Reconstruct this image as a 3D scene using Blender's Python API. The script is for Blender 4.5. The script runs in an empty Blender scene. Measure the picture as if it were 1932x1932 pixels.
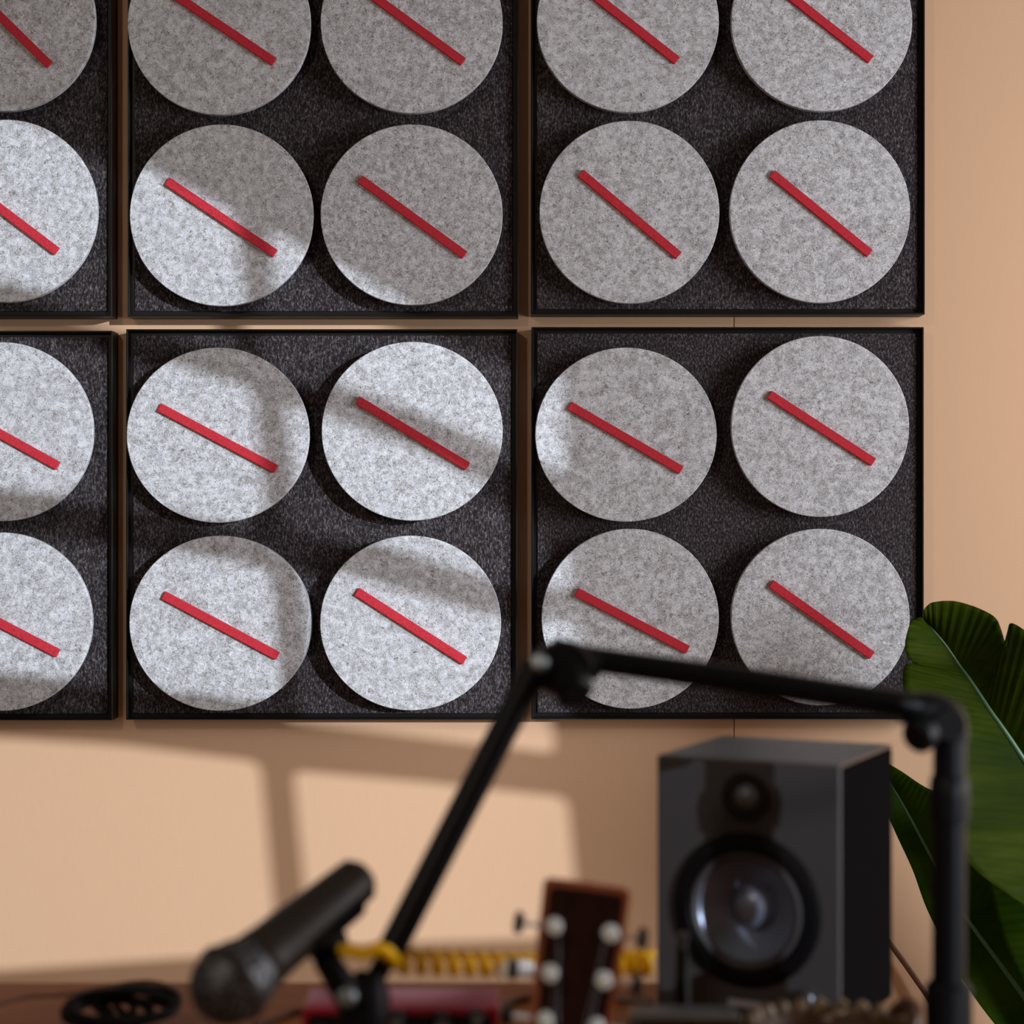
import bpy, bmesh, math, random
from mathutils import Vector, Matrix
random.seed(7)
SC = bpy.context.scene
COL = SC.collection
F = 3675.0          # focal length in pixels of the 1932 px frame
EYE = 1.148         # camera height
WALL_Y = 3.0        # distance of the far wall

# ------------------------------------------------------------- camera
cd = bpy.data.cameras.new('camera'); cam = bpy.data.objects.new('camera', cd); COL.objects.link(cam)
cam.location = (0, 0, EYE); cam.rotation_euler = (math.pi/2, 0, 0)
cd.sensor_width = 36; cd.lens = 36*F/1932
cd.dof.use_dof = True; cd.dof.focus_distance = 2.94; cd.dof.aperture_fstop = 4.8
cd.clip_start = 0.05
SC.camera = cam
# ------------------------------------------------------------- world, sun, lights, exposure
SC.view_settings.view_transform = 'Standard'; SC.view_settings.look = 'None'
SC.view_settings.gamma = 1; SC.view_settings.exposure = 0.0; SC.view_settings.use_curve_mapping = False
w = bpy.data.worlds.new('world'); SC.world = w; w.use_nodes = True
bg = w.node_tree.nodes['Background']; bg.inputs[0].default_value = (1.0, 0.87, 0.72, 1); bg.inputs[1].default_value = 0.13
SUN_DX, SUN_DZ = 0.84, 0.20     # shadow travel per metre of depth towards the wall
sl = bpy.data.lights.new('sun', 'SUN'); so = bpy.data.objects.new('sun', sl); COL.objects.link(so)
so.rotation_euler = Vector((-SUN_DX, 1, -SUN_DZ)).to_track_quat('-Z', 'Y').to_euler()
sl.energy = 3.15; sl.angle = math.radians(0.32); sl.color = (0.86, 0.93, 1.0)

def area(name, loc, target, sx, sy, power, color):
    l = bpy.data.lights.new(name, 'AREA'); l.shape = 'RECTANGLE'; l.size = sx; l.size_y = sy
    l.energy = power; l.color = color
    o = bpy.data.objects.new(name, l); COL.objects.link(o); o.location = loc
    o.rotation_euler = (Vector(target)-Vector(loc)).to_track_quat('-Z', 'Y').to_euler()
    return o
area('side_window_light', (2.25, 1.62, 1.35), (0.30, 3.0, 1.0), 0.9, 1.2, 51, (0.97, 0.97, 1.0))
area('ceiling_lamp_light', (-1.15, -0.30, 2.23), (0, 3, 0.9), 0.16, 0.16, 10, (1.0, 0.86, 0.70))

# ------------------------------------------------------------- helpers
def P(px, py, s):
    return Vector(((px-966)/F*s, s, EYE-(py-966)/F*s))
def mat(name, color, rough=0.5, metal=0.0, spec=0.5):
    m = bpy.data.materials.new(name); m.use_nodes = True
    b = m.node_tree.nodes['Principled BSDF']
    b.inputs['Base Color'].default_value = (*color, 1); b.inputs['Roughness'].default_value = rough
    b.inputs['Metallic'].default_value = metal; b.inputs['Specular IOR Level'].default_value = spec
    return m
def noise_mat(name, stops, scale, rough, spec=0.5, stretch=(1, 1, 1), fine=None, bump=0.0, detail=4, dist=0.0):
    """colour from one or two layers of noise in object space, plus bump"""
    m = mat(name, stops[0][1], rough, 0, spec); nt = m.node_tree; N = nt.nodes; L = nt.links; b = N['Principled BSDF']
    tc = N.new('ShaderNodeTexCoord'); mp = N.new('ShaderNodeMapping'); mp.inputs['Scale'].default_value = stretch
    oi = N.new('ShaderNodeObjectInfo'); ad = N.new('ShaderNodeVectorMath'); ad.operation = 'ADD'
    mu = N.new('ShaderNodeVectorMath'); mu.operation = 'SCALE'; mu.inputs[0].default_value = (3.1, 1.7, 2.3)
    L.new(oi.outputs['Random'], mu.inputs['Scale']); L.new(tc.outputs['Object'], ad.inputs[0]); L.new(mu.outputs[0], ad.inputs[1])
    L.new(ad.outputs[0], mp.inputs['Vector'])
    n = N.new('ShaderNodeTexNoise'); n.inputs['Scale'].default_value = scale; n.inputs['Detail'].default_value = detail
    n.inputs['Distortion'].default_value = dist; L.new(mp.outputs[0], n.inputs['Vector'])
    src = n.outputs['Fac']
    if fine:
        n2 = N.new('ShaderNodeTexNoise'); n2.inputs['Scale'].default_value = fine[0]; n2.inputs['Detail'].default_value = 3
        n2.inputs['Distortion'].default_value = fine[2]; L.new(mp.outputs[0], n2.inputs['Vector'])
        mx = N.new('ShaderNodeMix'); mx.inputs['Factor'].default_value = fine[1]
        L.new(n.outputs['Fac'], mx.inputs[2]); L.new(n2.outputs['Fac'], mx.inputs[3]); src = mx.outputs[0]
    cr = N.new('ShaderNodeValToRGB'); e = cr.color_ramp.elements
    e[0].position = stops[0][0]; e[0].color = (*stops[0][1], 1); e[1].position = stops[-1][0]; e[1].color = (*stops[-1][1], 1)
    for p, c in stops[1:-1]:
        x = e.new(p); x.color = (*c, 1)
    L.new(src, cr.inputs[0]); L.new(cr.outputs[0], b.inputs['Base Color'])
    if bump:
        bp = N.new('ShaderNodeBump'); bp.inputs['Strength'].default_value = bump; bp.inputs['Distance'].default_value = 0.001
        L.new(src, bp.inputs['Height']); L.new(bp.outputs[0], b.inputs['Normal'])
    return m

M = {}
def fibre_mat(name, low, high, dark, rough=0.95):
    """felt: soft mottling, fine grain and thin curly dark fibres"""
    m = mat(name, high, rough, 0, 0.05); nt = m.node_tree; N = nt.nodes; L = nt.links; b = N['Principled BSDF']
    tc = N.new('ShaderNodeTexCoord'); oi = N.new('ShaderNodeObjectInfo')
    mu = N.new('ShaderNodeVectorMath'); mu.operation = 'SCALE'; mu.inputs[0].default_value = (3.1, 1.7, 2.3)
    ad = N.new('ShaderNodeVectorMath'); ad.operation = 'ADD'
    L.new(oi.outputs['Random'], mu.inputs['Scale']); L.new(tc.outputs['Object'], ad.inputs[0]); L.new(mu.outputs[0], ad.inputs[1])
    def noise(scale, detail, dist, off=0.0):
        n = N.new('ShaderNodeTexNoise'); n.inputs['Scale'].default_value = scale; n.inputs['Detail'].default_value = detail
        n.inputs['Distortion'].default_value = dist
        v = N.new('ShaderNodeVectorMath'); v.operation = 'ADD'; v.inputs[1].default_value = (off, off*1.3, off*0.7)
        L.new(ad.outputs[0], v.inputs[0]); L.new(v.outputs[0], n.inputs['Vector']); return n.outputs['Fac']
    def rng(src, a, b_, c=0.0, d=1.0):
        r = N.new('ShaderNodeMapRange'); r.inputs[1].default_value = a; r.inputs[2].default_value = b_; r.inputs[3].default_value = c; r.inputs[4].default_value = d
        L.new(src, r.inputs[0]); return r.outputs[0]
    def math_(op, x, y=None):
        q = N.new('ShaderNodeMath'); q.operation = op
        for i, v in enumerate((x, y)):
            if v is None: continue
            if isinstance(v, (int, float)): q.inputs[i].default_value = v
            else: L.new(v, q.inputs[i])
        return q.outputs[0]
    mott = rng(noise(85, 3, 0.6), 0.36, 0.64); grain = rng(noise(620, 2, 0.4, 5), 0.32, 0.68)
    base = math_('ADD', math_('MULTIPLY', mott, 0.42), math_('MULTIPLY', grain, 0.58))
    def lines(scale, width, off):
        l = math_('ABSOLUTE', math_('SUBTRACT', noise(scale, 1.5, 1.2, off), 0.5))
        return rng(l, 0.0, width, 1.0, 0.0)
    mask = rng(noise(120, 2, 0, 9), 0.42, 0.60); mask2 = rng(noise(150, 2, 0, 17), 0.45, 0.62)
    fib = math_('MAXIMUM', math_('MULTIPLY', lines(190, 0.042, 2), mask), math_('MULTIPLY', lines(260, 0.050, 13), mask2))
    m1 = N.new('ShaderNodeMix'); m1.data_type = 'RGBA'; m1.inputs[6].default_value = (*low, 1); m1.inputs[7].default_value = (*high, 1)
    L.new(base, m1.inputs[0])
    m2 = N.new('ShaderNodeMix'); m2.data_type = 'RGBA'; m2.inputs[7].default_value = (*dark, 1)
    L.new(math_('MULTIPLY', fib, 0.90), m2.inputs[0]); L.new(m1.outputs[2], m2.inputs[6]); L.new(m2.outputs[2], b.inputs['Base Color'])
    bp = N.new('ShaderNodeBump'); bp.inputs['Strength'].default_value = 0.35; bp.inputs['Distance'].default_value = 0.001
    L.new(base, bp.inputs['Height']); L.new(bp.outputs[0], b.inputs['Normal'])
    return m
M['felt'] = fibre_mat('light_grey_felt', (0.29, 0.29, 0.30), (0.80, 0.84, 0.92), (0.09, 0.060, 0.038))
M['dark_felt'] = noise_mat('charcoal_felt', [(0.40, (0.010, 0.008, 0.008)), (0.52, (0.036, 0.029, 0.032)), (0.66, (0.20, 0.19, 0.215))],
                      420, 0.85, 0.12, (1, 1, 0.45), (900, 0.5, 1.2), 0.6, 5)
M['red_felt'] = noise_mat('red_felt', [(0.35, (0.38, 0.012, 0.034)), (0.6, (0.60, 0.045, 0.060))], 500, 0.9, 0.15, fine=(1400, 0.5, 1), bump=0.4)
M['frame'] = mat('black_frame_metal', (0.003, 0.003, 0.004), 0.45, 0, 0.25)
M['wall'] = noise_mat('peach_wall_paint', [(0.3, (0.635, 0.412, 0.262)), (0.7, (0.655, 0.428, 0.275))], 60, 0.7, 0.2, (4, 1, 0.7), (500, 0.5, 0), 0.05)
M['room'] = mat('room_paint', (0.60, 0.50, 0.42), 0.8)
M['floor'] = noise_mat('floor_wood', [(0.3, (0.22, 0.11, 0.055)), (0.7, (0.34, 0.18, 0.09))], 5, 0.5, 0.4, (1, 12, 1))
M['desk'] = noise_mat('desk_wood', [(0.3, (0.26, 0.095, 0.028)), (0.7, (0.36, 0.14, 0.045))], 9, 0.5, 0.08, (1, 14, 1), (60, .3, 0))
M['black'] = mat('black_plastic', (0.003, 0.003, 0.004), 0.4, 0, 0.25)
M['tube'] = mat('black_steel_tube', (0.002, 0.002, 0.003), 0.42, 0, 0.14)
M['rubber'] = mat('black_rubber', (0.002, 0.002, 0.003), 0.5, 0, 0.14)
M['chrome'] = mat('nickel_plate', (0.86, 0.95, 1.0), 0.35, 0.0)
M['steel'] = mat('brushed_steel', (0.22, 0.25, 0.27), 0.45, 1.0)
M['baffle'] = mat('charcoal_baffle', (0.040, 0.038, 0.042), 0.5, 0, 0.3)
M['cabinet'] = noise_mat('black_vinyl_shaded', [(0.3, (0.003, 0.003, 0.003)), (0.7, (0.005, 0.004, 0.004))], 400, 0.8, 0.0)  # darker and without gloss, so the sides stay in black shade
M['cone'] = mat('speaker_cone', (0.16, 0.19, 0.27), 0.34, 0.5, 0.5)
M['top'] = mat('black_vinyl_sheen', (0.010, 0.009, 0.008), 0.35, 0, 0.5)  # same vinyl as the cabinet, lighter and glossier for the sheen on top
M['dome'] = mat('tweeter_dome', (0.10, 0.11, 0.14), 0.35, 0.3, 0.6)
M['red'] = mat('red_anodised_metal', (0.36, 0.005, 0.030), 0.32, 0.45, 0.5)
M['yellow'] = mat('yellow_cable_sheath', (0.88, 0.50, 0.002), 0.5, 0, 0.2)
M['head_face'] = noise_mat('dark_rosewood', [(0.3, (0.010, 0.0015, 0.0012)), (0.7, (0.030, 0.006, 0.004))], 20, 0.4, 0.2, (8, 8, 0.6))
M['head_wood'] = noise_mat('mahogany', [(0.3, (0.30, 0.075, 0.025)), (0.7, (0.42, 0.12, 0.045))], 20, 0.4, 0.4, (6, 6, 0.6))
M['spruce'] = noise_mat('spruce_top', [(0.3, (0.55, 0.33, 0.13)), (0.7, (0.66, 0.42, 0.19))], 30, 0.35, 0.4, (8, 1, 0.4))
M['cream'] = mat('cream_nut', (0.7, 0.64, 0.5), 0.4)
M['wicker'] = noise_mat('tan_wicker', [(0.3, (0.06, 0.036, 0.018)), (0.7, (0.22, 0.15, 0.09))], 60, 0.5, 0.4)
M['wicker_dark'] = mat('dark_wicker', (0.075, 0.032, 0.014), 0.5)
M['brown_cable'] = mat('brown_cable', (0.12, 0.045, 0.022), 0.5)
M['grille'] = noise_mat('mic_grille', [(0.40, (0.008, 0.008, 0.009)), (0.60, (0.13, 0.13, 0.14))], 300, 0.5, 0.4, bump=0.5)
M['grille'].node_tree.nodes['Principled BSDF'].inputs['Metallic'].default_value = 0.7
M['mic_body'] = mat('mic_body_lacquer', (0.022, 0.015, 0.011), 0.42, 0.1, 0.4)
M['leaf'] = noise_mat('banana_leaf', [(0.3, (0.012, 0.026, 0.001)), (0.55, (0.021, 0.038, 0.001)), (0.75, (0.036, 0.055, 0.003))], 7, 0.6, 0.04, (1, 1, 4))
M['leaf_dark'] = noise_mat('banana_leaf_deep', [(0.3, (0.010, 0.034, 0.001)), (0.7, (0.030, 0.066, 0.001))], 6, 0.6, 0.04, (1, 1, 3))
M['rib'] = mat('leaf_midrib', (0.08, 0.19, 0.10), 0.45)
M['pot'] = mat('clay_pot', (0.45, 0.18, 0.10), 0.7)
M['soil'] = mat('potting_soil', (0.03, 0.02, 0.012), 0.95)
M['mark'] = mat('pale_badge', (0.30, 0.32, 0.38), 0.4)

def finish(name, bm, m, parent=None, smooth=False, mx=None, bevel=0):
    me = bpy.data.meshes.new(name); bmesh.ops.recalc_face_normals(bm, faces=bm.faces)
    if smooth:
        for f in bm.faces: f.smooth = True
    if mx is not None: bm.transform(mx)
    bm.to_mesh(me); bm.free(); me.materials.append(m)
    if smooth:
        try: me.set_sharp_from_angle(angle=math.radians(38))
        except Exception: pass
    o = bpy.data.objects.new(name, me); COL.objects.link(o)
    if parent: o.parent = parent; o.matrix_parent_inverse = Matrix.Translation(-parent_loc(parent))
    return o
def parent_loc(p):
    return Vector(p.location) if p.type == 'EMPTY' else Vector((0, 0, 0))   # meshes of parts already stand in world place
def thing(name, label, cat, loc=(0, 0, 0), group=None):
    o = bpy.data.objects.new(name, None); COL.objects.link(o); o.location = loc; o.empty_display_size = 0.05
    o['label'] = label; o['category'] = cat
    if group: o['group'] = group
    return o
def tag(o, label, cat, group=None):
    o['label'] = label; o['category'] = cat
    if group: o['group'] = group
    return o
def struct(name, bm, m, **k):
    o = finish(name, bm, m, **k); o['kind'] = 'structure'; return o
def box(bm, x0, x1, y0, y1, z0, z1, bev=0.0, seg=2):
    t = bmesh.new()
    bmesh.ops.create_cube(t, size=1)
    for v in t.verts:
        v.co = Vector(((x0+x1)/2+v.co.x*(x1-x0), (y0+y1)/2+v.co.y*(y1-y0), (z0+z1)/2+v.co.z*(z1-z0)))
    if bev: bmesh.ops.bevel(t, geom=t.edges[:], offset=bev, segments=seg, affect='EDGES', profile=0.5)
    merge(bm, t)
def merge(bm, t):
    me = bpy.data.meshes.new('tmp'); t.to_mesh(me); t.free(); bm.from_mesh(me); bpy.data.meshes.remove(me)
def nb(): return bmesh.new()
def tube(bm, pts, r, seg=12, cap=True):
    """round tube along points; r a number or list"""
    pts = [Vector(p) for p in pts]; n = len(pts)
    rs = r if isinstance(r, (list, tuple)) else [r]*n
    T = []
    for i in range(n):
        a = pts[max(0, i-1)]; b = pts[min(n-1, i+1)]; T.append((b-a).normalized())
    up = Vector((0, 0, 1)) if abs(T[0].z) < 0.9 else Vector((1, 0, 0))
    u = (up-T[0]*up.dot(T[0])).normalized(); rings = []
    for i in range(n):
        u = (u-T[i]*u.dot(T[i])).normalized(); v = T[i].cross(u)
        rings.append([bm.verts.new(pts[i]+(u*math.cos(k*2*math.pi/seg)+v*math.sin(k*2*math.pi/seg))*rs[i]) for k in range(seg)])
    for i in range(n-1):
        for k in range(seg):
            bm.faces.new((rings[i][k], rings[i][(k+1) % seg], rings[i+1][(k+1) % seg], rings[i+1][k]))
    if cap:
        bm.faces.new(rings[0][::-1]); bm.faces.new(rings[-1])
def lathe(bm, prof, mx, seg=48):
    """profile of (radius, height) turned around local Z, placed by mx; closed where radius is 0"""
    rings = []
    for r, h in prof:
        if r < 1e-6: rings.append([bm.verts.new(mx @ Vector((0, 0, h)))])
        else: rings.append([bm.verts.new(mx @ Vector((r*math.cos(k*2*math.pi/seg), r*math.sin(k*2*math.pi/seg), h))) for k in range(seg)])
    for a, b in zip(rings, rings[1:]):
        if len(a) == 1 and len(b) == 1: continue
        for k in range(seg):
            j = (k+1) % seg
            if len(a) == 1: bm.faces.new((a[0], b[k], b[j]))
            elif len(b) == 1: bm.faces.new((a[k], a[j], b[0]))
            else: bm.faces.new((a[k], a[j], b[j], b[k]))
def axis_mx(origin, axis):
    return Matrix.Translation(origin) @ Vector(axis).to_track_quat('Z', 'Y').to_matrix().to_4x4()
def catmull(pts, n):
    pts = [Vector(p) for p in pts]; out = []
    for i in range(len(pts)-1):
        p0 = pts[max(0, i-1)]; p1 = pts[i]; p2 = pts[i+1]; p3 = pts[min(len(pts)-1, i+2)]
        for k in range(n):
            t = k/n
            out.append(0.5*((2*p1)+(p2-p0)*t+(2*p0-5*p1+4*p2-p3)*t*t+(3*p1-p0-3*p2+p3)*t**3))
    out.append(pts[-1]); return out

# ------------------------------------------------------------- setting
xs = P(1385, 0, WALL_Y).x                                    # the board joint in the wall
root = nb(); box(root, -3.2, 4.6, WALL_Y+0.012, WALL_Y+0.10, 0, 2.75)
wall = struct('wall_front', root, M['wall'])
for x0, x1 in ((-3.2, xs-1.22-0.0006), (xs-1.22+0.0006, xs-0.0006), (xs+0.0006, xs+1.22-0.0006), (xs+1.22+0.0006, 4.6)):
    b = nb(); box(b, x0, x1, WALL_Y, WALL_Y+0.0118, 0.0, 2.75, 0.0004, 1)
    finish('wall_board', b, M['wall'], wall)
b = nb(); box(b, -3.2, 4.6, -0.6, WALL_Y+0.1, -0.1, 0.0); struct('floor', b, M['floor'])
b = nb(); box(b, -3.2, 4.6, WALL_Y-0.014, WALL_Y-0.0002, 0.0002, 0.09, 0.003); struct('baseboard_front', b, M['room'])

# unseen wall behind the camera, its openings shaped to throw the patches of sun
WIN_Y = -0.42
def to_win(px, py, s):
    p = P(px, py, s); k = s-WIN_Y
    return (p.x+SUN_DX*k, p.z+SUN_DZ*k)
FR = 2.935; WA = 3.0
def lerp_poly(pts, n=5):
    out = []
    for i in range(len(pts)):
        p, q = Vector(pts[i]), Vector(pts[(i+1) % len(pts)])
        out += [tuple(p.lerp(q, k/n)) for k in range(n)]
    return out
def rounded(pts, r=0.022):
    out = []
    n = len(pts)
    for i in range(n):
        p = Vector(pts[i]); a = Vector(pts[i-1]); c = Vector(pts[(i+1) % n])
        d0 = (a-p); d1 = (c-p); q0 = p+d0.normalized()*min(r, d0.length*0.4); q1 = p+d1.normalized()*min(r, d1.length*0.4)
        for k in range(6):
            t = k/5; out.append(tuple(q0*(1-t)**2+p*2*t*(1-t)+q1*t*t))
    return out
panes_px = [   # one list per pane, corners as they fall on the panels (FR) or on the wall (WA)
    (FR, [(-330, 150), (0, 212), (230, 290), (445, 400), (466, 560), (474, 655), (430, 650), (240, 598), (0, 535), (-330, 470)]),
    (FR, [(500, 425), (620, 490), (780, 580), (930, 655), (1062, 700), (1070, 905), (955, 858), (790, 785), (610, 722), (520, 690)]),
    (FR, [(-330, 530), (0, 595), (240, 658), (430, 718), (480, 736), (508, 1008), (430, 990), (240, 952), (0, 925), (-330, 900)]),
    (FR, [(530, 755), (610, 785), (790, 850), (950, 932), (1058, 985), (1085, 1110), (1050, 1108), (912, 1095), (684, 1022), (556, 985)]),
    (FR, [(-330, 975), (0, 995), (240, 1020), (430, 1058), (512, 1075), (535, 1330), (360, 1310), (0, 1270), (-330, 1240)]),
    (FR, [(562, 1060), (684, 1092), (912, 1160), (1090, 1172), (1125, 1418), (620, 1358), (590, 1352)]),
    (WA, [(-380, 1365), (0, 1390), (240, 1405), (497, 1436), (530, 1795), (350, 1808), (0, 1832), (-380, 1855)]),
    (WA, [(547, 1452), (800, 1474), (1076, 1503), (1102, 1770), (800, 1778), (580, 1790)]),
]
def boolean(a, cutters, name):
    """mesh a minus every cutter mesh, exact solver, returned as one plain mesh"""
    oa = bpy.data.objects.new('a', a); COL.objects.link(oa); obs = [oa]
    for c in cutters:
        oc = bpy.data.objects.new('c', c); COL.objects.link(oc); obs.append(oc)
        md = oa.modifiers.new('cut', 'BOOLEAN'); md.operation = 'DIFFERENCE'; md.solver = 'EXACT'; md.object = oc
    out = bpy.data.meshes.new_from_object(oa.evaluated_get(bpy.context.evaluated_depsgraph_get()))
    for o in obs: bpy.data.objects.remove(o)
    out.name = name; return out
def to_mesh(b):
    bmesh.ops.recalc_face_normals(b, faces=b.faces); m_ = bpy.data.meshes.new('m'); b.to_mesh(m_); b.free(); return m_
b = nb(); box(b, -3.2, 4.6, WIN_Y-0.006, WIN_Y+0.006, 0.001, 3.6); wall_me = to_mesh(b); cuts = []
for s_, pl in panes_px:
    b = nb(); pts = rounded([to_win(x, y, s_) for x, y in pl])
    va = [b.verts.new((x, WIN_Y-0.05, z)) for x, z in pts]; vb = [b.verts.new((x, WIN_Y+0.05, z)) for x, z in pts]
    b.faces.new(va); b.faces.new(vb[::-1])
    for i in range(len(va)): b.faces.new((va[i], va[(i+1) % len(va)], vb[(i+1) % len(va)], vb[i]))
    cuts.append(to_mesh(b))
me = boolean(wall_me, cuts, 'wall_back_cutout'); me.materials.clear(); me.materials.append(M['room'])
wb = bpy.data.objects.new('wall_back_cutout', me); COL.objects.link(wb); wb['kind'] = 'structure'

# ------------------------------------------------------------- the felt panels
FD = 0.045                      # frame depth
SF = WALL_Y-FD                  # its front plane
BACK = SF+0.010                 # front of the charcoal board
DISC = BACK-0.035               # front of the discs
def disc_bm(cx, cz, rx, rz, y0, y1, bev=0.0008, seg=128):
    b = nb(); prof = [(0, y1), (1, y1), (1, y0+bev), (1-bev/rx, y0), (0, y0)]
    rings = []
    for r, y in prof:
        if r == 0: rings.append([b.verts.new((cx, y, cz))])
        else: rings.append([b.verts.new((cx+rx*r*math.cos(k*2*math.pi/seg), y, cz+rz*r*math.sin(k*2*math.pi/seg))) for k in range(seg)])
    for p, q in zip(rings, rings[1:]):
        for k in range(seg):
            j = (k+1) % seg
            if len(p) == 1: b.faces.new((p[0], q[k], q[j]))
            elif len(q) == 1: b.faces.new((p[k], p[j], q[0]))
            else: b.faces.new((p[k], p[j], q[j], q[k]))
    return b
def panel(rect, label, discs):
    x0, x1, y0, y1 = rect
    A = P(x0, y1, SF); B = P(x1, y0, SF)
    t = thing('felt_wall_panel', label, 'wall panel', ((A.x+B.x)/2, WALL_Y, A.z), 'black framed felt disc panels on the peach wall')
    w_ = 0.0026; g = 0.0085
    b = nb()
    prof = [(0, WALL_Y-0.0003), (0, SF+0.0006), (0.0006, SF), (w_-0.0006, SF), (w_, SF+0.0006), (w_, BACK+0.003), (g, BACK+0.003), (g, BACK+0.006), (0.02, BACK+0.006)]
    for (ax, az, bx, bz, ix, iz) in ((A.x, A.z, B.x, A.z, 0, 1), (B.x, A.z, B.x, B.z, -1, 0), (B.x, B.z, A.x, B.z, 0, -1), (A.x, B.z, A.x, A.z, 1, 0)):
        ra, rb = [], []
        dx = (1 if bx > ax else -1 if bx < ax else 0); dz = (1 if bz > az else -1 if bz < az else 0)
        for o_, y in prof:
            ra.append(b.verts.new((ax+ix*o_+dx*o_, y, az+iz*o_+dz*o_))); rb.append(b.verts.new((bx+ix*o_-dx*o_, y, bz+iz*o_-dz*o_)))
        for k in range(len(prof)-1): b.faces.new((ra[k], rb[k], rb[k+1], ra[k+1]))
    bmesh.ops.remove_doubles(b, verts=b.verts, dist=1e-5)
    finish('frame', b, M['frame'], t)
    b = nb(); box(b, A.x+g+0.0003, B.x-g-0.0003, BACK, WALL_Y-0.001, A.z+g+0.0003, B.z-g-0.0003, 0.0006, 1)
    finish('backing_board', b, M['dark_felt'], t)
    for (l, r, tp, bt, s0, s1, *rest) in discs:
        dd = DISC+(rest[0] if rest else 0); dxs = rest[1] if len(rest) > 1 else 0
        a = P(l, bt, dd); c = P(r, tp, dd); cx = (a.x+c.x)/2; cz = (a.z+c.z)/2; rx = (c.x-a.x)/2; rz = (c.z-a.z)/2
        d = finish('felt_disc', disc_bm(cx, cz, rx*(0.995 if dxs else 0.86), rz*(0.995 if dxs else 0.86), dd+(0.0052 if dxs else 0.0122), BACK-0.0002), M['felt'], t, smooth=True)
        f = disc_bm(cx, cz, rx+0.0002, rz+0.0002, dd, dd+(0.0050 if dxs else 0.0120))
        if dxs:            # this face sheet has a shallow bite on its right edge
            for v in f.verts:
                k = math.exp(-((v.co.z-(cz-0.012))/0.030)**2)
                if v.co.x > cx+rx*0.5: v.co.x -= dxs*k*min(1, (v.co.x-cx)/rx)
        fo = finish('felt_face', f, M['felt'], d, smooth=True)
        p0 = P(*s0, dd-0.006); p1 = P(*s1, dd-0.006)
        L = (p1-p0).length; ang = math.atan2(p1.z-p0.z, p1.x-p0.x)
        sb = nb(); box(sb, -L/2, L/2, -0.006, -0.0001, -0.0066, 0.0066, 0.0008, 2)
        sm = Matrix.Translation(((p0.x+p1.x)/2, dd, (p0.z+p1.z)/2)) @ Matrix.Rotation(-ang, 4, 'Y')
        so_ = finish('felt_strip', sb, M['red_felt'], d, mx=sm)
    return t
H = 0.002
panel((-527, 211, -143, 597), 'uppermost left black framed panel cut by the left photo edge, in shade at top', [
    (-163, 179, -134, 209, (-80, -48), (93, 122)), (-533, -190, -134, 209, (-450, -40), (-260, 120)),
    (-161, 183, 226, 570, (-88, 326), (107, 474)), (-531, -187, 228, 572, (-450, 335), (-265, 470))])
panel((241, 978, -143, 597), 'upper middle black framed panel, its lower left disc half in sun', [
    (241, 586, -128, 216, (312, -22), (517, 116), H), (605, 948, -128, 213, (674, -30), (874, 116), -H),
    (245, 591, 235, 577, (315, 341), (519, 478), H), (605, 948, 235, 575, (679, 337), (877, 481), -H)])
panel((1002, 1745, -143, 593), 'upper right black framed panel wholly in shade beside bare peach wall', [
    (1013, 1356, -130, 211, (1084, -39), (1278, 114), H), (1380, 1721, -130, 209, (1454, -38), (1644, 112), -H),
    (1018, 1357, 228, 572, (1096, 326), (1281, 482), H), (1377, 1717, 227, 571, (1457, 327), (1642, 478), -H)])
panel((-526, 212, 624, 1359), 'lower left black framed panel cut by the left photo edge above the tangled cable', [
    (-166, 175, 646, 983, (-106, 760), (109, 879)), (-533, -192, 646, 983, (-470, 760), (-260, 878)),
    (-168, 173, 1005, 1341, (-104, 1122), (109, 1233)), (-533, -194, 1005, 1341, (-470, 1122), (-262, 1232))])
panel((238, 976, 621, 1358), 'lower middle black framed panel brightly sunlit with bands of shadow across it', [
    (239, 583, 656, 986, (300, 768), (521, 885), H), (607, 948, 645, 982, (675, 755), (883, 880), -H),
    (244, 587, 1011, 1341, (308, 1123), (524, 1238), H, 0.0045), (604, 945, 1011, 1340, (673, 1116), (877, 1247), -H)])
panel((1003, 1743, 617, 1357), 'lower right black framed panel crossed by the black microphone arm', [
    (1010, 1352, 656, 984, (1075, 765), (1286, 887), H), (1380, 1715, 634, 975, (1452, 744), (1649, 872), -H),
    (1022, 1356, 998, 1337, (1088, 1117), (1298, 1226), H), (1380, 1716, 998, 1331, (1455, 1101), (1646, 1237), -H)])

# ------------------------------------------------------------- desk
DZ = 0.74  # desk and the things on it scaled down about the camera, results baked in
desk = thing('desk', 'brown wooden desk along the bottom edge carrying speaker and red box', 'desk', (-0.45, 1.49, 0))
b = nb(); box(b, -1.15, 0.285, 1.302, 1.69, DZ-0.028, DZ, 0.002); finish('desk_top', b, M['desk'], desk)
for x in (-1.10, 0.255):
    for y in (1.33, 1.66):
        b = nb(); box(b, x-0.02, x+0.02, y-0.02, y+0.02, 0.0, DZ-0.0285, 0.002); finish('leg', b, M['black'], desk)

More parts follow.
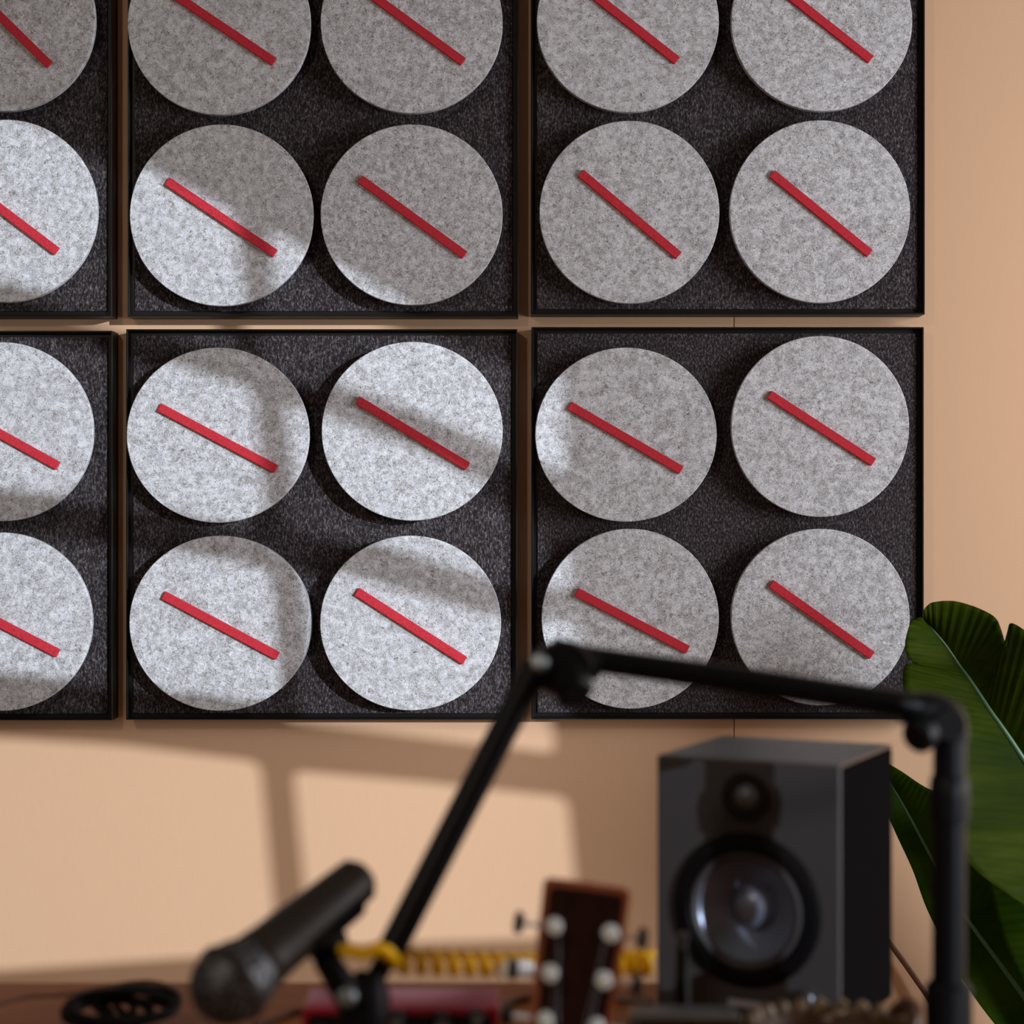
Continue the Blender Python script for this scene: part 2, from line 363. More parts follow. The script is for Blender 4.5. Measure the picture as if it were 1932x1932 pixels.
# ------------------------------------------------------------- speaker
SK = 1.50/1.95                       # cabinet drawn 197 mm wide, then scaled down about the camera to a nearer depth
W2, DP = 0.197/2, 0.200
ANG = math.radians(-26)
FRc = P(1585, 1445, 1.50)
def SM():
    # local: x right along the front, y into the cabinet, z up from the desk; origin centre of the front's foot
    R = Matrix.Rotation(ANG, 4, 'Z')
    o = Vector((FRc.x, FRc.y, 0))-R.to_3x3() @ Vector((W2*SK, 0, 0))
    return Matrix.Translation((o.x, o.y, DZ)) @ R @ Matrix.Scale(SK, 4)
S = SM(); HT = (FRc.z-DZ)/SK
sp = thing('studio_speaker', 'black two-way studio speaker with pale reflections on its cone', 'speaker', S.translation)
def with_hole(b, r, z, y0, y1):
    b2 = nb(); lathe(b2, [(0, y0), (r, y0), (r, y1), (0, y1)], Matrix.Translation((0, 0, z)) @ Matrix.Rotation(-math.pi/2, 4, 'X'), 64)
    m_ = boolean(to_mesh(b), [to_mesh(b2)], 'cut'); b = nb(); b.from_mesh(m_); return b
b = nb(); box(b, -W2, W2, 0.006, DP, 0.0005, HT-0.003, 0.003); finish('cabinet', with_hole(b, 0.062, 0.123, -0.05, 0.05), M['cabinet'], sp, mx=S)
b = nb(); box(b, -W2, W2, 0.006, DP, HT-0.0029, HT, 0.001); finish('top_sheen_sheet', b, M['top'], sp, mx=S)  # added sheet that carries the sheen; the cabinet is one vinyl
b = nb(); box(b, -W2, W2, 0.0, 0.0058, 0.0005, HT, 0.002); finish('front_baffle', with_hole(b, 0.062, 0.123, -0.05, 0.05), M['baffle'], sp, mx=S)
def face(z, x=0.0): return S @ Matrix.Translation((x, 0, z)) @ Matrix.Rotation(math.pi/2, 4, 'X')   # local +Z points out of the front
zt, zw = 0.239, 0.123
b = nb(); lathe(b, [(0.0255, -0.0005), (0.0262, 0.002), (0.0245, 0.0025), (0.016, 0.0004), (0.0135, 0.0002), (0.0135, -0.0005)], face(zt)); tw = finish('tweeter', b, M['black'], sp, smooth=True)
b = nb(); lathe(b, [(0.0125, 0.0003), (0.010, 0.004), (0.005, 0.0066), (0, 0.0072)], face(zt)); finish('dome', b, M['dome'], tw, smooth=True)
b = nb(); lathe(b, [(0.0795, 0.0), (0.0785, 0.003), (0.076, 0.0045), (0.063, 0.0045), (0.0615, 0.003), (0.0615, -0.0280), (0.0, -0.0285)], face(zw), 72); wf = finish('woofer', b, M['rubber'], sp, smooth=True)
for nm, pr, mt in (('surround_ring', [(0.0612, 0.001), (0.0595, 0.0052), (0.0565, 0.0062), (0.0535, 0.0045), (0.052, 0.001)], 'baffle'),
                   ('cone', [(0.0518, 0.001), (0.047, -0.004), (0.038, -0.013), (0.030, -0.020), (0.024, -0.024)], 'cone'),):
    b = nb(); lathe(b, pr, face(zw), 72); finish(nm, b, M[mt], wf, smooth=True)
b = nb(); lathe(b, [(0.0245, -0.0235), (0.022, -0.017), (0.015, -0.0115), (0.008, -0.009), (0, -0.0085)], face(zw), 48)
finish('dust_cap', b, M['cone'], wf, smooth=True)
b = nb(); lathe(b, [(0.0075, 0), (0.0075, 0.010), (0.0062, 0.0115), (0, 0.0115)], face(0.041, 0.066), 24); finish('volume_knob', b, M['steel'], sp, smooth=True)
b = nb(); box(b, -0.020, 0.016, -0.0012, -0.0001, 0.0235, 0.0305, 0.0003, 1); finish('badge', b, M['mark'], sp, mx=S)

so_ = P(1560, 1650, WALL_Y); soc = thing('wall_socket', 'pale wall socket low on the peach wall behind the speaker', 'socket', so_)
b = nb(); box(b, so_.x-0.043, so_.x+0.043, WALL_Y-0.010, WALL_Y-0.0002, so_.z-0.043, so_.z+0.043, 0.003); finish('socket_plate', b, M['cream'], soc)
b = nb(); lathe(b, [(0, 0.0105), (0.018, 0.0105), (0.018, 0.030), (0.012, 0.038), (0, 0.038)], axis_mx(so_, (0, -1, 0)), 20); finish('plug', b, M['black'], soc, smooth=True)
b = nb(); tube(b, catmull([so_+Vector((0, -0.030, 0)), P(1600, 1690, 2.955), P(1650, 1745, 2.975), P(1690, 1795, 2.985), P(1728, 1848, 2.985), P(1765, 1905, 2.98), P(1800, 1990, 2.975), P(1812, 2100, 2.97), P(1812, 2300, 2.96), (0.66, 2.95, 0.006)], 6), 0.0045, 8)
tag(finish('power_cable', b, M['brown_cable'], smooth=True), 'thin brown cable slanting down the wall from behind the speaker', 'cable')

# ------------------------------------------------------------- red audio interface
s0 = 1.37; XL = P(570, 0, s0).x; XR = P(941, 0, s0).x; ZT = P(0, 1903, s0).z; Z0 = DZ+0.004
ri = thing('audio_interface', 'red metal box with black knobbed front behind the microphone mount', 'audio device', ((XL+XR)/2, s0, DZ))
b = nb(); box(b, XL, XR, s0+0.003, s0+0.062, Z0, ZT, 0.003, 3); finish('casing', b, M['red'], ri, smooth=True)
b = nb()
box(b, XL, XR, s0-0.001, s0+0.0028, ZT-0.005, ZT, 0.0015); box(b, XL, XR, s0-0.001, s0+0.0028, Z0, Z0+0.004, 0.0015)
box(b, XL, XL+0.005, s0-0.001, s0+0.0028, Z0+0.003, ZT-0.003, 0.0015); box(b, XR-0.005, XR, s0-0.001, s0+0.0028, Z0+0.003, ZT-0.003, 0.0015)
finish('red_bezel', b, M['red'], ri)
b = nb(); box(b, XL+0.005, XR-0.005, s0, s0+0.0028, Z0+0.004, ZT-0.005); finish('front_plate', b, M['black'], ri)
for x, r, z in ((750, 0.007, 1922), (835, 0.009, 1932), (899, 0.006, 1917), (606, 0.0075, 1944), (655, 0.0055, 1948)):
    q = P(x, z, s0-0.001); b = nb(); lathe(b, [(r, 0), (r*0.95, 0.010), (r*0.8, 0.0115), (0, 0.0115)], axis_mx(q, (0, -1, 0)), 24)
    k = finish('knob', b, M['black'], ri, smooth=True)
    b = nb(); lathe(b, [(r*0.62, 0), (r*0.58, 0.0015), (0, 0.0018)], axis_mx(q+Vector((0, -0.0117, 0)), (0, -1, 0)), 20)
    c = finish('knob_cap', b, M['steel'], k, smooth=True)
for x in (XL+0.02, XR-0.02):
    for y in (s0+0.014, s0+0.052):
        b = nb(); lathe(b, [(0, 0.0002), (0.006, 0.0002), (0.006, 0.005), (0, 0.005)], Matrix.Translation((x, y, DZ)), 12); finish('foot', b, M['rubber'], ri)

# ------------------------------------------------------------- guitar leaning on the desk edge
gt = P(1109, 1668, 1.283)
GK = 0.769                          # scaled down about the camera, by the speaker's factor
up = Vector((0.128, 0.09, 1)).normalized()
rt = Vector((1, 0.0, -0.128)); rt = (rt-up*rt.dot(up)).normalized(); nf = rt.cross(up).normalized()
if nf.y > 0: nf = -nf
def G(r, u, n):   # r right, u measured DOWN from the headstock top, n towards the camera
    return gt+(rt*r-up*u+nf*n)*GK
gu = thing('acoustic_guitar', 'acoustic guitar with dark headstock and six bright tuning posts', 'guitar', (gt.x-0.11, 1.20, 0))
def prism(outline, n0, n1, bev=0.0):
    t = nb(); va = [t.verts.new((a, b_, n0)) for a, b_ in outline]; vb = [t.verts.new((a, b_, n1)) for a, b_ in outline]
    t.faces.new(va); t.faces.new(vb[::-1])
    for i in range(len(va)): t.faces.new((va[i], va[(i+1) % len(va)], vb[(i+1) % len(va)], vb[i]))
    if bev: bmesh.ops.bevel(t, geom=[e for e in t.edges if abs(e.verts[0].co.z-e.verts[1].co.z) < 1e-6], offset=bev, segments=2, affect='EDGES')
    for v in t.verts: v.co = G(v.co.x, v.co.y, v.co.z)
    return t
ho = [(-0.0375, 0.004), (-0.0335, 0.0), (0, -0.001), (0.0335, 0.0), (0.0375, 0.004), (0.0365, 0.06), (0.0335, 0.13), (0.031, 0.165), (0.022, 0.182), (-0.022, 0.182), (-0.031, 0.165), (-0.0335, 0.13), (-0.0365, 0.06)]
finish('headstock', prism(ho, -0.016, 0.0, 0.001), M['head_wood'], gu)
hf = [(a*0.86, 0.0055+b_*0.96) for a, b_ in ho]
finish('headstock_veneer', prism(hf, 0.0002, 0.0016, 0.0004), M['head_face'], gu)
for side in (-1, 1):
    for i, u in enumerate((0.038, 0.0775, 0.117)):
        r = side*(0.0242-0.0012*i)
        b = nb(); lathe(b, [(0.0055, 0.0014), (0.0053, 0.0027), (0.0032, 0.0032), (0.0032, 0.010), (0.0045, 0.0115), (0.0045, 0.016), (0.0033, 0.017), (0, 0.017)], axis_mx(G(r, u, 0), nf), 20)
        p = finish('tuning_post', b, M['chrome'], gu, smooth=True)
        b = nb(); tube(b, [G(r+side*0.006, u+0.004, -0.020), G(side*0.050, u+0.004, -0.020)], 0.0018, 8)
        box_c = G(side*0.0, u, 0)
        k = finish('tuner_shaft', b, M['chrome'], gu, smooth=True)
        b = nb(); lathe(b, [(0, -0.0035), (0.0038, -0.0032), (0.0057, -0.0015), (0.0057, 0.0015), (0.0038, 0.0032), (0, 0.0035)], axis_mx(G(side*0.054, u+0.004, -0.020), rt), 16)
        for v in b.verts:
            d = v.co-G(side*0.054, u+0.004, -0.020); v.co += up*d.dot(up)*0.35
        finish('tuner_button', b, M['black'], gu, smooth=True)
finish('nut', prism([(-0.022, 0.183), (0.022, 0.183), (0.022, 0.188), (-0.022, 0.188)], 0.0, 0.009, 0.0005), M['cream'], gu)
finish('neck', prism([(-0.0215, 0.183), (0.0215, 0.183), (0.027, 0.68), (-0.027, 0.68)], -0.018, 0.0, 0.004), M['head_wood'], gu)
finish('fingerboard', prism([(-0.0215, 0.1885), (0.0215, 0.1885), (0.028, 0.74), (-0.028, 0.74)], 0.0002, 0.005, 0.0006), M['head_face'], gu)
bo = []
for k in range(64):
    a = k*2*math.pi/64; u = 0.905-0.245*math.cos(a); c = (0.905-u)/0.245
    wdt = 0.192-0.040*c-0.034*math.exp(-((c-0.18)/0.28)**2)
    bo.append((wdt*math.sin(a) if abs(math.sin(a)) > 1 else wdt*math.copysign(abs(math.sin(a))**0.72, math.sin(a)), u))
finish('body', prism(bo, -0.095, -0.003, 0.003), M['head_wood'], gu)
finish('soundboard', prism([(a*0.985, 0.905+(u-0.905)*0.985) for a, u in bo], -0.0028, 0.0, 0.0004), M['spruce'], gu)
finish('bridge', prism([(-0.07, 1.0), (0.07, 1.0), (0.07, 1.023), (-0.07, 1.023)], 0.0002, 0.009, 0.002), M['head_face'], gu)
for i in range(6):
    side = -1 if i < 3 else 1; j = i if i < 3 else 5-i
    b = nb(); tube(b, [G(side*(0.0242-0.0012*(2-j))*0.85, (0.117, 0.0775, 0.038)[j], 0.010), G(-0.0175+0.007*i, 0.185, 0.0095), G(-0.022+0.0088*i, 1.01, 0.0095)], 0.0004, 5)
    finish('string', b, M['steel'], gu)

# ------------------------------------------------------------- boom microphone stand
st = thing('microphone_stand', 'black boom stand whose upright, crossbar and slanted arm frame the speaker', 'microphone stand', (P(1790, 0, 1.38).x, 1.38, 0))
bx = P(1790, 0, 1.38).x
b = nb(); tube(b, [P(1792, 1365, 1.38), (bx, 1.38, 0.80)], 0.0118, 20); tube(b, [(bx, 1.38, 0.81), (bx, 1.38, 0.06)], 0.0095, 20); finish('upright', b, M['tube'], st, smooth=True)
b = nb(); lathe(b, [(0.0100, -0.02), (0.0135, -0.018), (0.0145, 0.0), (0.0135, 0.012), (0.0118, 0.014)], Matrix.Translation((bx+0.0005, 1.38, P(0, 1500, 1.38).z)), 24); finish('collar', b, M['rubber'], st, smooth=True)
b = nb(); lathe(b, [(0.0095, -0.03), (0.0165, -0.028), (0.0165, 0.012), (0.0125, 0.016)], Matrix.Translation((bx, 1.38, 0.80)), 24); finish('height_clutch', b, M['rubber'], st, smooth=True)
b = nb(); tube(b, [P(1085, 1240, 1.34), P(1420, 1286, 1.36), P(1760, 1338, 1.38)], [0.0090, 0.0094, 0.0100], 20); finish('crossbar', b, M['tube'], st, smooth=True)
b = nb(); tube(b, [P(1012, 1256, 1.325), P(738, 1792, 1.27)], [0.0100, 0.0096], 20); finish('slanted_arm', b, M['tube'], st, smooth=True)
# right elbow
b = nb(); tube(b, catmull([P(1735, 1338, 1.38), P(1772, 1345, 1.38), P(1792, 1362, 1.38), P(1793, 1400, 1.38)], 5), [0.0128]*16, 18)
tube(b, [P(1700, 1334, 1.38), P(1770, 1350, 1.38)], [0.0102, 0.0140], 18)
lathe(b, [(0, -0.013), (0.011, -0.013), (0.0125, -0.010), (0.0125, 0.010), (0.011, 0.013), (0, 0.013)], axis_mx(P(1785, 1364, 1.378), (0, 1, 0)), 24)
e = finish('elbow_joint', b, M['rubber'], st, smooth=True)
b = nb(); lathe(b, [(0, 0.0), (0.009, 0.0), (0.0125, 0.004), (0.0125, 0.014), (0.009, 0.018), (0, 0.018)], axis_mx(P(1752, 1376, 1.372), (-0.62, -0.55, -0.25)), 24); finish('locking_knob', b, M['rubber'], st, smooth=True)
# upper left joint
b = nb(); lathe(b, [(0, -0.014), (0.017, -0.014), (0.0195, -0.010), (0.0195, 0.010), (0.017, 0.014), (0, 0.014)], axis_mx(P(1060, 1262, 1.332), (0.25, -1, 0.1)), 28)
tube(b, [P(1046, 1248, 1.335), P(1130, 1252, 1.34)], [0.0165, 0.0105], 18); finish('arm_joint', b, M['rubber'], st, smooth=True)
b = nb(); lathe(b, [(0, 0.0), (0.0062, 0.0), (0.0062, 0.004), (0.004, 0.0065), (0, 0.007)], axis_mx(P(1019, 1251, 1.309), (-0.25, -1, 0.25)), 24); finish('joint_bolt', b, M['steel'], st, smooth=True)
b = nb(); lathe(b, [(0, 0.0), (0.010, 0.0), (0.0135, 0.004), (0.0135, 0.018), (0.010, 0.021), (0, 0.021)], axis_mx(P(1064, 1277, 1.325), (0.35, -0.6, -0.45)), 24); finish('locking_knob', b, M['rubber'], st, smooth=True)
# lower mount
b = nb(); tube(b, [P(738, 1792, 1.27), P(698, 1862, 1.262)], [0.0072, 0.0066], 16); finish('threaded_rod', b, M['steel'] if False else M['tube'], st, smooth=True)
mb_ = P(684, 1900, 1.258)
b = nb(); tube(b, [P(702, 1838, 1.262), P(690, 1870, 1.258), P(684, 1930, 1.256), P(684, 2010, 1.256)], [0.0095, 0.0165, 0.0175, 0.0135], 20)
tube(b, [P(672, 1895, 1.256), P(640, 1850, 1.25), P(613, 1808, 1.246)], [0.0120, 0.0095, 0.0085], 16); finish('swivel_mount', b, M['rubber'], st, smooth=True)
b = nb(); lathe(b, [(0, 0.0), (0.0066, 0.0), (0.0066, 0.004), (0.0045, 0.0065), (0, 0.007)], axis_mx(P(656, 1880, 1.238), (-0.15, -1, 0.2)), 24); finish('mount_screw', b, M['steel'], st, smooth=True)
for a in (20, 140, 260):
    a = math.radians(a); b = nb()
    tube(b, [(bx, 1.38, 0.17), (bx+0.15*math.cos(a), 1.38+0.15*math.sin(a), 0.10), (bx+0.30*math.cos(a), 1.38+0.30*math.sin(a), 0.0105)], 0.008, 12)
    l = finish('leg', b, M['tube'], st, smooth=True)
    b = nb(); lathe(b, [(0, 0.0005), (0.012, 0.0005), (0.014, 0.012), (0.010, 0.024), (0, 0.024)], Matrix.Translation((bx+0.30*math.cos(a), 1.38+0.30*math.sin(a), 0)), 14)
    c = finish('rubber_foot', b, M['rubber'], l, smooth=True)

# handheld microphone in its clip
hd = P(436, 1856, 1.215); en = P(680, 1656, 1.285); ax = (en-hd).normalized(); LM = (en-hd).length
mic = thing('microphone', 'handheld microphone with round grille head pointing down left', 'microphone', hd)
mxm = axis_mx(hd, ax)
b = nb(); lathe(b, [(0, -0.0262), (0.008, -0.0252), (0.0165, -0.0205), (0.0228, -0.0125), (0.0252, -0.003), (0.0256, -0.002), (0.0256, 0.003), (0.0250, 0.004), (0.0235, 0.012), (0.0205, 0.020), (0.0195, 0.022)], mxm, 48); finish('grille', b, M['grille'], mic, smooth=True)
b = nb(); lathe(b, [(0.0258, -0.0028), (0.0266, -0.002), (0.0266, 0.003), (0.0258, 0.0038)], mxm, 48); finish('grille_band', b, M['mic_body'], mic, smooth=True)
b = nb(); lathe(b, [(0, 0.0215), (0.0195, 0.0215), (0.0202, 0.024), (0.0195, 0.030), (0.0190, 0.034), (0.0185, 0.050), (0.0172, 0.078), (0.0160, LM-0.008), (0.0155, LM-0.002), (0.0135, LM), (0, LM)], mxm, 40); finish('handle', b, M['mic_body'], mic, smooth=True)
b = nb(); lathe(b, [(0.0110, LM+0.0002), (0.0110, LM+0.003), (0.009, LM+0.003), (0.009, LM-0.001)], mxm, 24); finish('socket_ring', b, M['black'], mic, smooth=True)
cpos = hd+ax*0.078
b = nb(); cu_ = Vector((0, 0, 1)); cu_ = (cu_-ax*cu_.dot(ax)).normalized(); cv_ = ax.cross(cu_)
rows = []
for k in range(17):        # open cradle: the lower half of a sleeve, 3 mm thick
    a = math.radians(100+160*k/16); d = cu_*math.cos(a)+cv_*math.sin(a)
    rows.append([b.verts.new(cpos+ax*h+d*r) for r, h in ((0.0178, -0.022), (0.0208, -0.022), (0.0200, 0.022), (0.0168, 0.022))])
for p, q in zip(rows, rows[1:]):
    for j in range(4): b.faces.new((p[j], p[(j+1) % 4], q[(j+1) % 4], q[j]))
b.faces.new(rows[0]); b.faces.new(rows[-1][::-1])
tube(b, [cpos-cu_*0.0215, P(613, 1806, 1.25)], [0.011, 0.0092], 14); finish('microphone_clip', b, M['rubber'], st, smooth=True)

# yellow coiled cable strung from the mount past the guitar
yc = thing('coiled_cable', 'bright yellow coiled cable strung between microphone mount and guitar headstock', 'cable', P(850, 1816, 1.30))
b = nb(); tube(b, catmull([P(598, 1806, 1.262), P(622, 1799, 1.262), P(655, 1793, 1.250), P(690, 1800, 1.243), P(712, 1790, 1.243), P(735, 1800, 1.248), P(746, 1818, 1.275)], 6), 0.0044, 10); finish('straight_lead', b, M['yellow'], yc, smooth=True)
pa, pb = P(748, 1814, 1.28), P(1232, 1816, 1.44)
pts = []; turns = 17; seg = 16
dirv = (pb-pa).normalized(); u1 = Vector((0, 0, 1)); u1 = (u1-dirv*u1.dot(dirv)).normalized(); u2 = dirv.cross(u1)
for i in range(turns*seg+1):
    t = i/(turns*seg); a = 2*math.pi*i/seg; r_ = 0.0056+0.0008*t
    c = pa.lerp(pb, t)-Vector((0, 0, 0.002*math.sin(math.pi*t)))
    pts.append(c+(u1*math.cos(a)+u2*math.sin(a))*r_)
b = nb(); tube(b, pts, 0.0034, 8); finish('coil', b, M['yellow'], yc, smooth=True)
q = P(973, 1828, 1.335); b = nb(); tube(b, [q-dirv*0.010, q+dirv*0.012], 0.0062, 14); finish('metal_sleeve', b, M['chrome'], yc, smooth=True)

# ------------------------------------------------------------- cables on the desk
def desk_pt(px, py, dz=0.0):       # point on the desk top under a pixel
    s = (EYE-DZ-dz)*F/(py-966); return P(px, py, s)
tg = thing('tangled_cable', 'bundle of black cable looped loosely on the desk at bottom left', 'cable', desk_pt(230, 1910))
loops = [(232, 1900, 98, 30, 0), (205, 1905, 80, 27, .4), (258, 1893, 78, 30, -.5), (190, 1902, 62, 22, .2), (270, 1893, 52, 26, 1.0), (235, 1908, 90, 20, -.25), (215, 1912, 70, 28, .1), (165, 1912, 45, 22, 0.6)]
for j, (cx, cy, ra, rb_, ph) in enumerate(loops):
    pts = []
    for k in range(41):
        a = 2*math.pi*k/40; ca = math.cos(a+0.1*math.sin(3*a+j)); sa = math.sin(a)
        x = cx+ra*(ca*math.cos(ph*0.3)-0.35*sa*math.sin(ph)); y = cy+rb_*(sa+0.30*ca*math.sin(ph*2))
        pts.append(P(x, y, 1.50+0.007*j-0.02*sa))
    lo = min(p.z for p in pts)
    pts = [Vector((p.x, p.y, max(p.z, DZ+0.005))) for p in pts]
    b = nb(); tube(b, pts, 0.0030, 8, False); finish('cable_loop', b, M['rubber'], tg, smooth=True)
b = nb(); tube(b, [Vector((v.x, v.y, v.z)) for v in catmull([P(-120, 1930, 1.52), P(0, 1894, 1.56), P(55, 1881, 1.58), P(120, 1877, 1.58), P(180, 1866, 1.60), P(240, 1855, 1.60), P(290, 1853, 1.59), P(330, 1866, 1.57), P(345, 1885, 1.54), P(325, 1915, 1.52)], 6)], 0.0017, 8); finish('thin_lead', b, M['brown_cable'], tg, smooth=True)
b = nb(); tube(b, catmull([desk_pt(480, 1935, .003), desk_pt(520, 1922, .003), desk_pt(560, 1908, .003), desk_pt(620, 1902, .003)], 6), 0.0028, 8)
tag(finish('desk_cable', b, M['brown_cable'], smooth=True), 'short dark lead on the desk between microphone head and red box', 'cable')
b = nb(); tube(b, catmull([desk_pt(935, 1925, .003), desk_pt(955, 1895, .003), desk_pt(1000, 1882, .003), desk_pt(1060, 1878, .003), desk_pt(1160, 1884, .003), desk_pt(1230, 1890, .003)], 6), 0.0035, 8)
tag(finish('desk_cable', b, M['brown_cable'], smooth=True), 'dark lead running behind the guitar headstock to the speaker', 'cable')

# ------------------------------------------------------------- small things in front of the speaker
q = P(1287, 1932, 1.42)
rd = thing('slim_stand', 'slim black upright rod with grey tip before the speaker', 'stand', (q.x, 1.42, DZ))
b = nb(); lathe(b, [(0, 0.0005), (0.014, 0.0005), (0.0135, 0.005), (0.0058, 0.008), (0.0058, 0.065), (0.0048, 0.068), (0.0048, P(0, 1790, 1.42).z-DZ), (0, P(0, 1790, 1.42).z-DZ)], Matrix.Translation((q.x, 1.42, DZ)), 20); finish('rod', b, M['rubber'], rd, smooth=True)
b = nb(); tube(b, [P(1284, 1786, 1.42), P(1292, 1762, 1.417)], [0.0048, 0.0038], 14); finish('grey_tip', b, M['baffle'], rd, smooth=True)
q0 = P(1196, 1913, 1.345); q1 = P(1392, 1913, 1.345)
mc = thing('metal_case', 'low silver topped case at bottom edge, right of guitar headstock', 'case', ((q0.x+q1.x)/2, 1.36, DZ))
b = nb(); box(b, q0.x, q1.x, 1.345, 1.37, DZ+0.0005, q0.z-0.006, 0.001); finish('case_body', b, M['black'], mc)
b = nb(); box(b, q0.x-0.001, q1.x+0.001, 1.344, 1.371, q0.z-0.0058, q0.z, 0.002); finish('silver_lid', b, M['steel'], mc)
bc = Vector((0.226, 1.378, DZ)); br = 0.058; RZ = P(0, 1900, 1.43).z
bk = thing('wicker_basket', 'small brown wicker basket with a fat wrapped rim, bottom right', 'basket', bc)
b = nb(); lathe(b, [(0, 0.001), (0.044, 0.001), (0.050, 0.005), (br-0.003, RZ-DZ-0.005), (br-0.006, RZ-DZ-0.005), (0.046, 0.007), (0, 0.005)], Matrix.Translation(bc), 48); finish('bowl', b, M['wicker_dark'], bk, smooth=True)
b = nb(); NW = 24
tube(b, [bc+Vector((br*math.cos(k*2*math.pi/48), br*math.sin(k*2*math.pi/48), RZ-DZ-0.004)) for k in range(49)], 0.0035, 8, False); finish('rim_core', b, M['wicker_dark'], bk, smooth=True)
me0 = None
for k in range(NW):
    a = 2*math.pi*k/NW
    c = bc+Vector((br*math.cos(a), br*math.sin(a), RZ-DZ-0.003))
    if me0 is None:
        b = nb(); lathe(b, [(0, -0.0085), (0.0036, -0.0075), (0.0056, -0.0035), (0.006, 0), (0.0056, 0.0035), (0.0036, 0.0075), (0, 0.0085)], Matrix.Identity(4), 12)
        me0 = finish('rim_wrap', b, M['wicker'], bk, smooth=True); o = me0
    else:
        o = me0.copy(); COL.objects.link(o)
    o.matrix_parent_inverse = Matrix.Identity(4); o.location = c-bc
    o.rotation_euler = (Matrix.Rotation(a, 3, 'Z') @ Matrix.Rotation(math.radians(28), 3, 'X')).to_euler()
b = nb(); tube(b, catmull([bc+Vector((br*math.cos(t), br*math.sin(t), RZ-DZ+h)) for t, h in ((-0.55, 0.0), (-0.35, 0.009), (0.0, 0.013), (0.35, 0.009), (0.55, 0.0))], 5), 0.005, 12); finish('handle', b, M['wicker_dark'], bk, smooth=True)

# ------------------------------------------------------------- banana plant
pl = thing('banana_plant', 'large green banana plant with ribbed leaves at the right edge', 'plant', (0.90, 2.74, 0))
def sample(tri, t):
    n = len(tri)-1; x = min(t*n, n-1e-6); i = int(x); f = x-i; out = []
    for k in range(3):
        p1 = Vector(tri[i][k]); p2 = Vector(tri[i+1][k]); m1 = (p2-Vector(tri[max(0, i-1)][k]))*0.42; m2 = (Vector(tri[min(n, i+2)][k])-p1)*0.42
        out.append((2*f**3-3*f*f+1)*p1+(f**3-2*f*f+f)*m1+(3*f*f-2*f**3)*p2+(f**3-f*f)*m2)
    return out
def leaf(tri, sd, mt, ribs, amp, fold, rib_from=0):
    NT, NS = 260, 10
    b = nb(); grid = []
    mid = []
    for i in range(NT+1):
        t = i/NT; l, m_, r = sample(tri, t); row = []
        for side, e in ((-1, l), (1, r)):
            rng = range(NS, 0, -1) if side < 0 else range(0, NS+1)
            for k in rng:
                f = k/NS; p = m_.lerp(e, f)
                ph = math.sin(2*math.pi*(ribs*t+0.25*f*f*side*0+side*0.1))+0.35*math.sin(2*math.pi*ribs*2.7*t+1.3)
                s = sd(t)-fold*f+amp*ph*min(1, 3*f)*(1-0.3*f)+0.012*f*f*math.sin(7*t+side)
                row.append(b.verts.new(P(p.x, p.y, s)))
            if side > 0: mid.append(P(m_.x, m_.y, sd(t)-0.001))
        grid.append(row)
    for i in range(NT):
        for k in range(len(grid[0])-1):
            try: b.faces.new((grid[i][k], grid[i][k+1], grid[i+1][k+1], grid[i+1][k]))
            except ValueError: pass
    o = finish('leaf_blade', b, mt, pl, smooth=True)
    for p in o.data.polygons: p.use_smooth = True
    md = o.modifiers.new('thickness', 'SOLIDIFY'); md.thickness = 0.0008; md.offset = 0
    n = len(mid); b = nb(); tube(b, mid[::6], [0.0010+0.0045*(i/(n/6)) for i in range(len(mid[::6]))], 8)
    r = finish('midrib', b, M['rib'], o, smooth=True)
    return mid[-1]
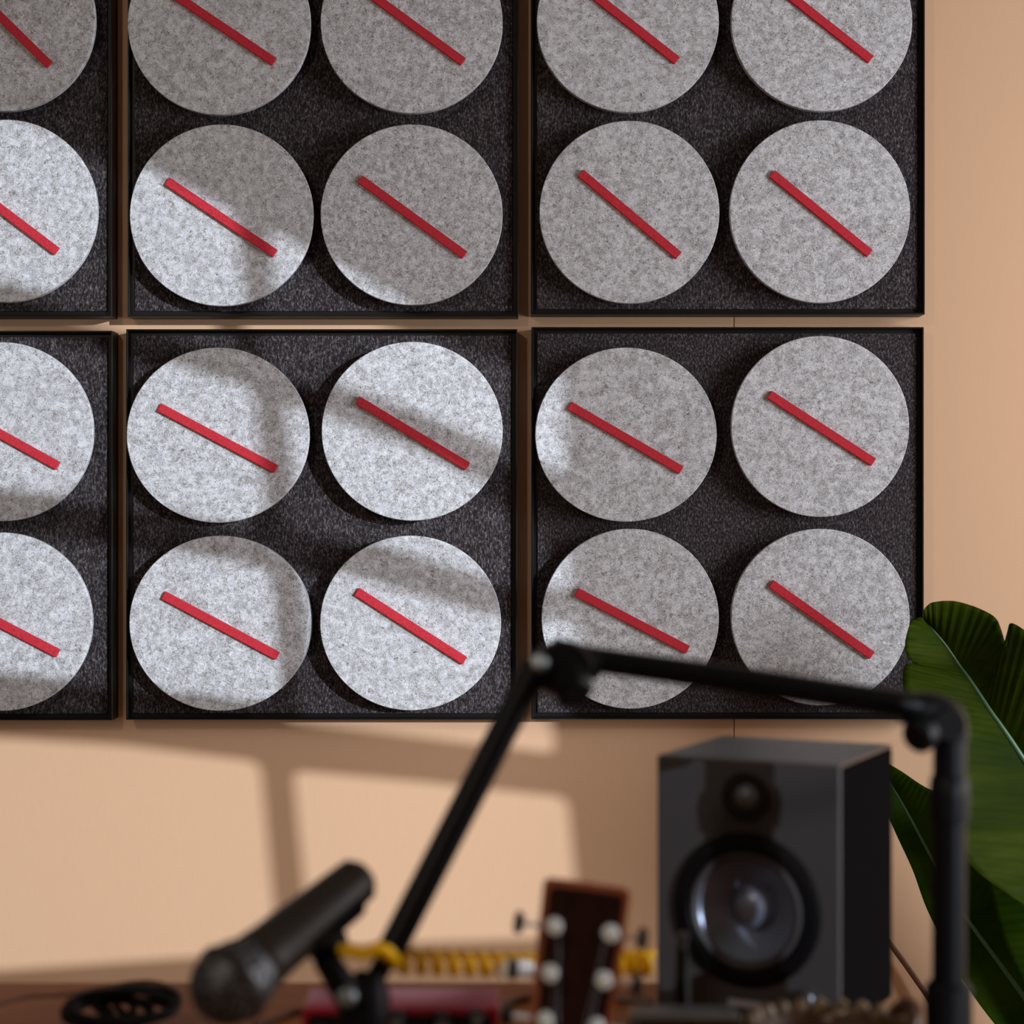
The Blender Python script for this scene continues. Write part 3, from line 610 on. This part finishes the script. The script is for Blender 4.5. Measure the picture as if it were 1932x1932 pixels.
e1 = leaf([((1738, 1164), (1743, 1170), (1742, 1152)), ((1718, 1176), (1762, 1190), (1758, 1137)), ((1708, 1212), (1785, 1218), (1800, 1134)), ((1712, 1240), (1808, 1252), (1845, 1147)), ((1728, 1252), (1820, 1268), (1880, 1168)), ((1708, 1254), (1832, 1285), (1897, 1215)),
      ((1703, 1278), (1850, 1312), (1900, 1225)), ((1708, 1312), (1868, 1340), (1905, 1177)), ((1730, 1342), (1888, 1368), (1935, 1190)), ((1775, 1380), (1915, 1408), (1985, 1225)), ((1782, 1450), (1950, 1462), (2045, 1300)),
      ((1788, 1520), (1992, 1530), (2090, 1400)), ((1800, 1590), (2035, 1610), (2130, 1500)), ((1850, 1650), (2075, 1690), (2155, 1620)), ((1980, 1740), (2110, 1770), (2160, 1730)), ((2125, 1830), (2135, 1832), (2145, 1830))],
     lambda t: 2.74+0.05*math.cos(2.5*t), M['leaf'], 34, 0.0009, 0.03)
e2 = leaf([((1640, 1425), (1642, 1424), (1645, 1422)), ((1655, 1490), (1682, 1482), (1702, 1456)), ((1690, 1572), (1722, 1552), (1752, 1488)), ((1722, 1642), (1765, 1632), (1840, 1520)),
      ((1752, 1722), (1815, 1720), (1920, 1560)), ((1818, 1850), (1895, 1830), (2000, 1650)), ((1885, 1942), (1980, 1950), (2080, 1800)), ((1990, 2060), (2065, 2080), (2130, 1990)), ((2135, 2190), (2140, 2192), (2145, 2190))],
     lambda t: 2.88-0.05*t, M['leaf_dark'], 46, 0.0006, 0.02)
e3 = leaf([((1835, 1500), (1842, 1500), (1850, 1498)), ((1850, 1580), (1900, 1575), (1950, 1540)), ((1868, 1680), (1950, 1670), (2040, 1620)), ((1900, 1790), (2000, 1780), (2100, 1730)),
      ((1960, 1900), (2050, 1900), (2140, 1850)), ((2080, 2050), (2110, 2060), (2150, 2040)), ((2140, 2170), (2145, 2172), (2150, 2170))],
     lambda t: 2.82-0.03*t, M['leaf_dark'], 40, 0.0009, 0.015)
base = Vector((0.90, 2.74, 0.30))
for e in (e1, e2, e3):
    b = nb(); tube(b, catmull([e, e.lerp(base, 0.4)+Vector((0.03, 0, 0.02)), base+Vector((0.02, 0, 0.15)), base+Vector((0, 0, -0.04))], 6), [0.0055+0.0004*i for i in range(19)], 10); finish('leaf_stalk', b, M['rib'], pl, smooth=True)
b = nb(); lathe(b, [(0, 0.0005), (0.10, 0.0005), (0.145, 0.27), (0.155, 0.275), (0.155, 0.30), (0.14, 0.30), (0.135, 0.26), (0, 0.26)], Matrix.Translation((0.90, 2.74, 0)), 40); finish('pot', b, M['pot'], pl, smooth=True)
b = nb(); lathe(b, [(0, 0.275), (0.08, 0.272), (0.132, 0.264), (0, 0.2605)], Matrix.Translation((0.90, 2.74, 0)), 24); finish('soil', b, M['soil'], pl, smooth=True)
